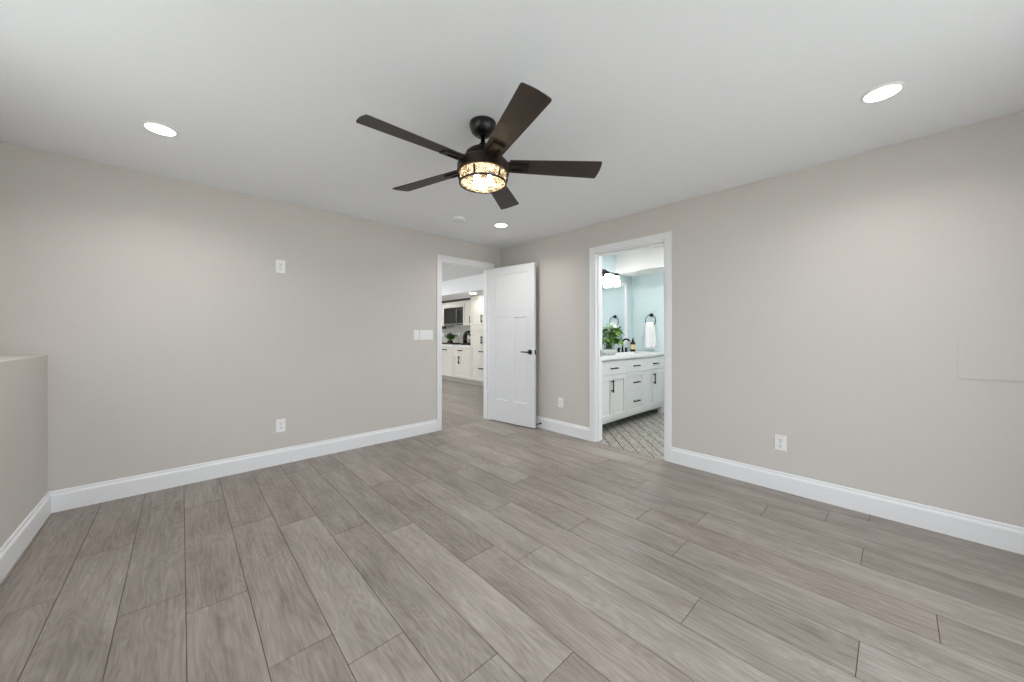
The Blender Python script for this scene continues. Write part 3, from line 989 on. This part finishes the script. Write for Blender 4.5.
# worktop with an undermount basin cut-out
SX0, SX1, SY0, SY1 = 4.66, 5.08, 2.44, 2.72
CT0, CT1 = 0.873, 0.905
bm = B()
xs = [VX0 - 0.01, SX0, SX1, BATH_FAR - 0.002]
ys = [VY - 0.040, SY0, SY1, BATH_BACK - 0.001]
for i in range(3):
    for j in range(3):
        if (i, j) != (1, 1):
            box(bm, xs[i], xs[i + 1], ys[j], ys[j + 1], CT0, CT1)
bmesh.ops.remove_doubles(bm, verts=bm.verts, dist=0.0001)
tag(obj('countertop', bm, M['quartz']), 'white quartz countertop on the bathroom vanity', 'countertop')
bm = B()
for a0, a1, b0, b1, c0, c1 in ((SX0 - 0.012, SX0, SY0 - 0.012, SY1 + 0.012, 0.74, CT0), (SX1, SX1 + 0.012, SY0 - 0.012, SY1 + 0.012, 0.74, CT0),
                               (SX0, SX1, SY0 - 0.012, SY0, 0.74, CT0), (SX0, SX1, SY1, SY1 + 0.012, 0.74, CT0), (SX0, SX1, SY0, SY1, 0.74, 0.752)):
    box(bm, a0, a1, b0, b1, c0, c1)
sk = tag(obj('basin', bm, M['ceramic']), 'white sink basin set into the bathroom countertop', 'sink')

fa = thing('faucet', 'black arched faucet with two handles on the bathroom counter', 'faucet', (4.872, 2.80, CT1))
bm = B()
lathe(bm, [(0.0, 0), (0.027, 0), (0.027, 0.006), (0.017, 0.012), (0.0155, 0.05)], n=20, caps=False)
arc = [(0, 0, 0.01), (0, 0, 0.12)] + [(0, -0.062 + 0.062 * math.cos(t), 0.135 + 0.062 * math.sin(t)) for t in [PI * i / 12 for i in range(0, 11)]]
tube(bm, arc, 0.0125, 12)
obj('spout', bm, M['black'], fa)
for x in (-0.105, 0.105):
    bm = B()
    lathe(bm, [(0.0, 0), (0.026, 0), (0.026, 0.006), (0.019, 0.012), (0.018, 0.058), (0.0, 0.060)], (x, 0, 0), 20, caps=False)
    box(bm, x - 0.007, x + 0.007, -0.035, 0.012, 0.056, 0.068, 0.002)
    obj('handle', bm, M['black'], fa)

so = thing('soap_bottle', 'amber soap bottle with cream label beside the bathroom faucet', 'soap bottle', (5.165, 2.79, CT1))
bm = B(); lathe(bm, [(0.0, 0), (0.036, 0), (0.040, 0.004), (0.040, 0.125), (0.034, 0.145), (0.018, 0.158), (0.016, 0.172), (0.0, 0.172)], n=28, caps=False)
obj('bottle', bm, M['amber'], so)
bm = B(); lathe(bm, [(0.0405, 0.035), (0.0408, 0.036), (0.0408, 0.108), (0.0405, 0.109)], n=28, caps=False)
tag(obj('paper_label', bm, M['paper'], so), 'cream paper label')
bm = B(); lathe(bm, [(0.0, 0.170), (0.018, 0.170), (0.018, 0.186), (0.007, 0.190), (0.006, 0.212), (0.0, 0.213)], n=20, caps=False)
tube(bm, [(0, 0, 0.210), (-0.015, -0.02, 0.214), (-0.026, -0.034, 0.206)], 0.005, 8)
tag(obj('pump', bm, M['black'], so), 'black pump top')


# ------------------------------------------------------------------ plants
def leaf_blade(bm, base, d, up, length, width, droop):
    d = d.normalized(); s = d.cross(up)
    if s.length < 1e-4:
        s = Vector((1, 0, 0))
    s.normalize(); n = s.cross(d).normalized()
    prof = [(0.0, 0.06), (0.18, 0.62), (0.42, 1.0), (0.70, 0.72), (0.90, 0.3), (1.0, 0.02)]
    rows = []
    for t, w in prof:
        p = base + d * (length * t) - Vector((0, 0, 1)) * (droop * t * t * length)
        q = n * (0.12 * width)
        rows.append([bm.verts.new(p - s * (w * width / 2) + q * w), bm.verts.new(p), bm.verts.new(p + s * (w * width / 2) + q * w)])
    for a, b in zip(rows, rows[1:]):
        for k in (0, 1):
            f = bm.faces.new((a[k], a[k + 1], b[k + 1], b[k])); f.smooth = True


def plant(name, label, loc, pot_prof, soil_r, soil_z, nstem, hmin, hmax, spread, lw, ll, mleaf, seed, cat='potted plant', per=3):
    rnd = random.Random(seed)
    t = thing(name, label, cat, loc)
    bm = B(); lathe(bm, pot_prof, n=32, caps=False)
    obj('pot', bm, M['wood_tray'] if mleaf is M['herb'] else M['ceramic'], t)
    bm = B(); lathe(bm, [(0.0, soil_z + 0.004), (soil_r, soil_z)], n=24, caps=False)
    obj('soil', bm, M['soil'], t)
    st, lf = B(), B()
    for i in range(nstem):
        a = rnd.uniform(0, 2 * PI); tilt = rnd.uniform(0.05, 1.0) * spread
        hh = rnd.uniform(hmin, hmax)
        b0 = Vector((rnd.uniform(-.5, .5) * soil_r, rnd.uniform(-.5, .5) * soil_r, soil_z))
        tip = b0 + Vector((math.cos(a) * tilt, math.sin(a) * tilt, hh * (1 - 0.35 * tilt / max(spread, .01))))
        midp = (b0 + tip) / 2 + Vector((0, 0, hh * 0.16))
        tube(st, [b0, midp, tip], [0.0022, 0.0018, 0.0012], 5)
        for j in range(per):
            q = rnd.uniform(0.55, 1.0)
            p = b0.lerp(tip, q) + Vector((0, 0, hh * 0.16 * 2 * q * (1 - q) * 2 * 0.5))
            if j == 0:
                p = tip
            aa = a + rnd.uniform(-1.4, 1.4)
            dd = Vector((math.cos(aa), math.sin(aa), rnd.uniform(-0.15, 0.75)))
            leaf_blade(lf, p, dd, Vector((0, 0, 1)), ll * rnd.uniform(0.7, 1.2), lw * rnd.uniform(0.75, 1.2), rnd.uniform(0.15, 0.6))
    obj('stems', st, M['stem'], t)
    fo = obj('foliage', lf, mleaf, t)
    return t


plant('potted_plant', 'leafy green plant in a white bowl on the bathroom counter', (4.13, 2.58, CT1),
      [(0.0, 0), (0.075, 0), (0.105, 0.02), (0.118, 0.075), (0.112, 0.075), (0.100, 0.03), (0.0, 0.02)], 0.108, 0.062,
      50, 0.13, 0.34, 0.19, 0.065, 0.115, M['leafgreen'], 4, per=4)

# ------------------------------------------------------------------ mirror, vanity light, towel ring
mi_ = thing('wall_mirror', 'wide white framed mirror above the bathroom vanity', 'mirror', (4.39, BATH_BACK, 1.03))
MW, MH, FW = 0.76, 0.945, 0.045
bm = B(); box(bm, -MW + 0.01, MW - 0.01, -0.014, -0.001, 0.01, MH - 0.01)
tag(obj('mirror_glass', bm, M['mirror'], mi_), 'reflecting glass')
bm = B()
box(bm, -MW, -MW + FW, -0.026, 0, 0, MH, 0.003); box(bm, MW - FW, MW, -0.026, 0, 0, MH, 0.003)
box(bm, -MW + FW, MW - FW, -0.026, 0, 0, FW, 0.003); box(bm, -MW + FW, MW - FW, -0.026, 0, MH - FW, MH, 0.003)
tag(obj('mirror_frame', bm, M['trim'], mi_), 'white frame')

vl = thing('vanity_light', 'black three lamp light with glowing white shades above the mirror', 'wall light', (4.46, BATH_BACK, 2.065))
bm = B(); box(bm, -0.11, 0.11, -0.022, 0, -0.055, 0.055, 0.006)
obj('back_plate', bm, M['black'], vl)
bm = B(); box(bm, -0.33, 0.33, -0.100, -0.084, -0.008, 0.008, 0.002)
box(bm, -0.010, 0.010, -0.090, -0.015, -0.008, 0.008)
obj('bar', bm, M['black'], vl)
for x in (-0.26, 0.0, 0.26):
    bm = B(); lathe(bm, [(0.0, 0.012), (0.026, 0.010), (0.034, -0.006), (0.034, -0.030), (0.0, -0.030)], (x, -0.092, 0), 24, caps=False)
    cp = obj('socket_cup', bm, M['black'], vl)
    bm = B(); lathe(bm, [(0.026, -0.031), (0.036, -0.060), (0.047, -0.110), (0.055, -0.180), (0.051, -0.180), (0.044, -0.112), (0.033, -0.062), (0.022, -0.031)], (x, -0.092, 0), 28, caps=False)
    tag(obj('shade', bm, M['vanity_bulb'], cp), 'glowing white glass shade')

tr = thing('towel_ring', 'black towel ring on the aqua bathroom wall', 'towel ring', (BATH_FAR, 2.57, 1.385))
bm = B()
lathe(bm, [(0.0, 0), (0.026, 0), (0.026, -0.008), (0.012, -0.012), (0.011, -0.045), (0.014, -0.052), (0.0, -0.053)], (0, 0, 0.085), 20, 'X', caps=False)
obj('wall_post', bm, M['black'], tr)
bm = B()
tube(bm, [(-0.040, 0.082 * math.sin(2 * PI * i / 40), 0.003 + 0.082 * math.cos(2 * PI * i / 40)) for i in range(40)], 0.0055, 8, True)
obj('ring', bm, M['black'], tr)

# towel folded over the bottom of the ring: a closed sheet with rolling waves
bm = B()
TW, n = 0.076, 16
path = []
for i in range(15):
    path.append((-0.064 - 0.010 * min(1, i / 3), -0.435 + 0.36 * i / 14 * 1.05))
top = [(-0.062, -0.045), (-0.052, -0.030), (-0.040, -0.0245), (-0.028, -0.030), (-0.018, -0.045)]
back = [(-0.016, -0.07 - 0.33 * i / 12) for i in range(13)]
line = path[:-1] + top + back
rows = []
for i, (x, z) in enumerate(line):
    rows.append([])
    pinch = 0.80 + 0.20 * min(1.0, max(0.0, (-z - 0.03) / 0.10))
    for k in range(n + 1):
        u = -1 + 2 * k / n
        wv = 0.004 * math.sin(u * 7 + 0.6) * min(1.0, (-z) * 5)
        rows[-1].append(bm.verts.new((x + wv * (1 if x < -0.04 else 0.4), u * TW * pinch, z)))
for a, b in zip(rows, rows[1:]):
    for k in range(n):
        f = bm.faces.new((a[k], a[k + 1], b[k + 1], b[k])); f.smooth = True
tw = tag(obj('hand_towel', bm, M['towel'], None, (BATH_FAR, 2.57, 1.385 - 0.0)), 'white hand towel hanging folded through the black ring', 'towel')
md = tw.modifiers.new('thick', 'SOLIDIFY'); md.thickness = 0.010; md.offset = 0.0

downlight('added round recessed light, out of view, in the bathroom ceiling nearer the vanity', (4.15, 1.75, H), M['bath_fill'], 0.09)  # unseen fill lights, added to brighten the vanity fronts
downlight('added round recessed light, out of view, in the bathroom ceiling farther from the vanity', (4.15, 0.95, H), M['bath_fill'], 0.09)

# ------------------------------------------------------------------ kitchen (cabinet fronts face -X; local frame turned so that local -Y faces -X)
KX = 4.90          # base cabinet front plane
UX = 5.20          # wall cabinet front plane
KB = KIT_X1 - 0.002


def kcab(name, label, xfront, y_far, y_near, z0, z1, group=None):
    """Cabinet body; local x runs from the far end (0) towards the near end, local -y is the room."""
    w = y_far - y_near
    t = thing(name, label, 'cabinet', (xfront, y_far, 0), R(-90), group)
    bm = B(); box(bm, 0.001, w - 0.001, 0.0, KB - xfront, z0, z1, 0.0015)
    obj('body', bm, M['cab'], t)
    return t, w


def kick(t, w):
    bm = B(); box(bm, 0.001, w - 0.001, 0.070, 0.085, 0.0, 0.115)
    tag(obj('toe_kick', bm, M['kick_grey'], t), 'grey recessed toe kick')


# tall pantry unit, nearest to the doorway
for nm, yf, yn, lab in (('tall_cabinet', 6.67, 6.12, 'tall white pantry cabinet with stacked doors and drawers beside the kitchen counter'),
                        ('tall_cabinet', 6.12, 5.57, 'tall white pantry cabinet nearer the doorway, mostly hidden by the open door')):
    t, w = kcab(nm, lab, KX, yf, yn, 0.115, 2.03)
    kick(t, w)
    hx = w - 0.115
    front(t, 'door', 0.004, w - 0.004, 1.385, 2.02, M['cab'], (hx, 1.52, 0.15, True, -0.019, 0.012))
    front(t, 'door', 0.004, w - 0.004, 0.905, 1.265, M['cab'], (hx, 1.045, 0.15, True, -0.019, 0.012))
    front(t, 'panel', 0.004, w - 0.004, 1.270, 1.380, M['cab'])
    front(t, 'drawer', 0.004, w - 0.004, 0.470, 0.895, M['cab'], (hx, 0.785, 0.17, False, -0.019, 0.011))
    front(t, 'drawer', 0.004, w - 0.004, 0.125, 0.465, M['cab'], (hx, 0.409, 0.17, False, -0.019, 0.011))
BAYS = [(7.40, 6.67), (8.02, 7.40), (8.70, 8.02), (9.38, 8.70)]
BLAB = ['white base cabinet beside the tall pantry cabinet', 'white base cabinet below the microwave, second from the pantry',
        'white base cabinet at the left edge of the doorway view', 'white base cabinet at the far end of the kitchen']
for (yf, yn), lab in zip(BAYS, BLAB):
    t, w = kcab('base_cabinet', lab, KX, yf, yn, 0.115, 0.868)
    kick(t, w)
    front(t, 'drawer', 0.004, w - 0.004, 0.700, 0.860, M['cab'], (w / 2 - 0.03, 0.782, 0.16, False, -0.019, 0.011))
    front(t, 'door', 0.004, w - 0.004, 0.125, 0.695, M['cab'], (0.28 if yn == 6.67 else 0.10, 0.553, 0.16, True, -0.019, 0.012))
bm = B(); box(bm, KX - 0.03, KB, 6.672, 9.38, 0.870, 0.905, 0.003)
tag(obj('countertop', bm, M['quartz']), 'white quartz countertop along the kitchen wall', 'countertop')
bm = B(); box(bm, KB - 0.010, KB, 6.672, 9.38, 0.906, 1.385)
struct('wall_kitchen_backsplash', bm, M['splash'], 'grey tile backsplash behind the kitchen counter', 'backsplash')

UB, UT = 1.39, 2.015
for yf, yn, z0, lab, pl in ((7.40, 6.672, UB, 'white wall cabinet between microwave and pantry cabinet', True),
                            (8.28, 7.40, 1.86, 'short white wall cabinet above the microwave', False),
                            (9.02, 8.28, UB, 'white wall cabinet left of the microwave', True)):
    t, w = kcab('wall_cabinet', lab, UX, yf, yn, z0, UT)
    if pl:
        front(t, 'door', 0.004, w / 2, z0 + 0.004, UT - 0.004, M['cab'], (w / 2 - 0.04, z0 + 0.14, 0.15, True))
        front(t, 'door', w / 2, w - 0.004, z0 + 0.004, UT - 0.004, M['cab'])
    else:
        front(t, 'door', 0.004, w - 0.004, z0 + 0.004, UT - 0.004, M['cab'])
bm = B()
prism(bm, [(UX - 0.030, UT + 0.001), (UX + 0.01, UT + 0.001), (UX + 0.01, SOF_Z - 0.001), (UX - 0.055, SOF_Z - 0.001), (UX - 0.055, SOF_Z - 0.012)], 'Y', 6.672, 9.02)
tag(obj('crown_molding', bm, M['slot']), 'dark crown strip along the top of the kitchen wall cabinets', 'molding')
bm = B(); prism(bm, [(KX - 0.012, 2.031), (KX + 0.01, 2.031), (KX + 0.01, SOF_Z - 0.001), (KX - 0.020, SOF_Z - 0.001)], 'Y', 5.57, 6.67)
tag(obj('crown_molding', bm, M['kick_grey']), 'grey crown strip along the top of the tall pantry cabinets', 'molding')

# microwave under the short wall cabinet
mw = thing('microwave', 'black microwave built in under the short kitchen wall cabinet', 'microwave', (UX - 0.01, 8.278, 1.415), R(-90))
mww = 0.875
bm = B(); box(bm, 0.002, mww, 0.0, KB - UX, 0, 0.443, 0.004)
obj('case', bm, M['slot'], mw)
bm = B(); box(bm, 0.02, mww * 0.78, -0.022, 0, 0.035, 0.437, 0.004)
d_ = obj('door', bm, M['gloss_black'], mw)
bm = B(); tube(bm, [(mww * 0.745, -0.022, 0.07), (mww * 0.745, -0.05, 0.09), (mww * 0.745, -0.05, 0.39), (mww * 0.745, -0.022, 0.41)], 0.009, 8)
tag(obj('handle', bm, M['steel'], d_), 'steel handle')
bm = B(); box(bm, mww * 0.79, mww - 0.01, -0.020, 0, 0.035, 0.437, 0.003)
obj('control_panel', bm, M['gloss_black'], mw)
bm = B(); box(bm, 0.02, mww - 0.01, -0.018, 0, 0.004, 0.030, 0.003)
tag(obj('vent_grille', bm, M['steel'], mw), 'steel grille')

# dark rail below the far wall cabinet
bm = B(); box(bm, 5.20, 5.26, 8.30, 9.00, 1.315, 1.388, 0.004)
tag(obj('cabinet_rail', bm, M['wood_tray']), 'dark strip fixed below the kitchen wall cabinet left of the microwave', 'rail')

bm = B(); box(bm, 5.08, 5.34, 7.74, 8.44, 0.906, 0.924, 0.004)
box(bm, 5.08, 5.095, 7.74, 8.44, 0.906, 0.94, 0.002); box(bm, 5.325, 5.34, 7.74, 8.44, 0.906, 0.94, 0.002)
box(bm, 5.08, 5.34, 7.74, 7.755, 0.906, 0.94, 0.002); box(bm, 5.08, 5.34, 8.425, 8.44, 0.906, 0.94, 0.002)
tag(obj('tray', bm, M['wood_tray']), 'dark wooden tray under the green plant on the kitchen counter', 'tray')
plant('herb_pot', 'bushy green herb in a pot on the kitchen counter tray', (5.21, 8.02, 0.925),
      [(0.0, 0), (0.065, 0), (0.085, 0.07), (0.080, 0.07), (0.060, 0.01), (0.0, 0.01)], 0.078, 0.06,
      80, 0.12, 0.24, 0.11, 0.05, 0.07, M['herb'], 9, per=4)

cm = thing('coffee_maker', 'black coffee maker with curved top on the kitchen counter', 'coffee maker', (5.21, 7.21, 0.905))
bm = B(); box(bm, -0.12, 0.12, -0.15, 0.15, 0, 0.045, 0.012)
obj('base', bm, M['gloss_black'], cm)
bm = B(); 
arcp = [(0, 0.135, 0.03), (0, 0.140, 0.14)] + [(0, 0.135 * math.cos(t), 0.185 + 0.125 * math.sin(t)) for t in [PI * i / 14 for i in range(0, 12)]]
tube(bm, arcp, [0.055] * 4 + [0.052] * (len(arcp) - 4), 12)
obj('arched_body', bm, M['gloss_black'], cm)
bm = B(); lathe(bm, [(0.0, 0.046), (0.052, 0.046), (0.062, 0.06), (0.060, 0.13), (0.045, 0.145), (0.0, 0.146)], (0, -0.055, 0), 24, caps=False)
tag(obj('carafe', bm, M['steel'], cm), 'steel carafe')


def kitchen_outlet(label, y):
    outlet(label, (KB - 0.010, y, 1.10), R(-90))


kitchen_outlet('white outlet on the kitchen backsplash between green herb and coffee maker', 8.05)
kitchen_outlet('white outlet on the kitchen backsplash left of the green herb', 8.86)

KD = dict(mat_=M['kitchen_down'], r=0.075)
downlight('round light in the kitchen soffit in front of the tall pantry cabinet', (4.62, 6.22, SOF_Z), **KD)
downlight('round light in the kitchen soffit left of the microwave', (4.80, 8.10, SOF_Z), **KD)
KD = dict(mat_=M['hall_fill'], r=0.075)  # unseen ceiling lights, added to brighten the hall and kitchen
downlight('added round recessed light, out of view, in the hall ceiling', (2.6, 5.0, H), **KD)
downlight('added round recessed light, out of view, in the kitchen ceiling opposite the pantry cabinet', (3.4, 7.2, H), **KD)
downlight('added round recessed light, out of view, in the kitchen ceiling at the far end', (3.4, 8.6, H), **KD)
downlight('added round recessed light, out of view, in the hall ceiling near the side wall', (1.9, 6.4, H), **KD)
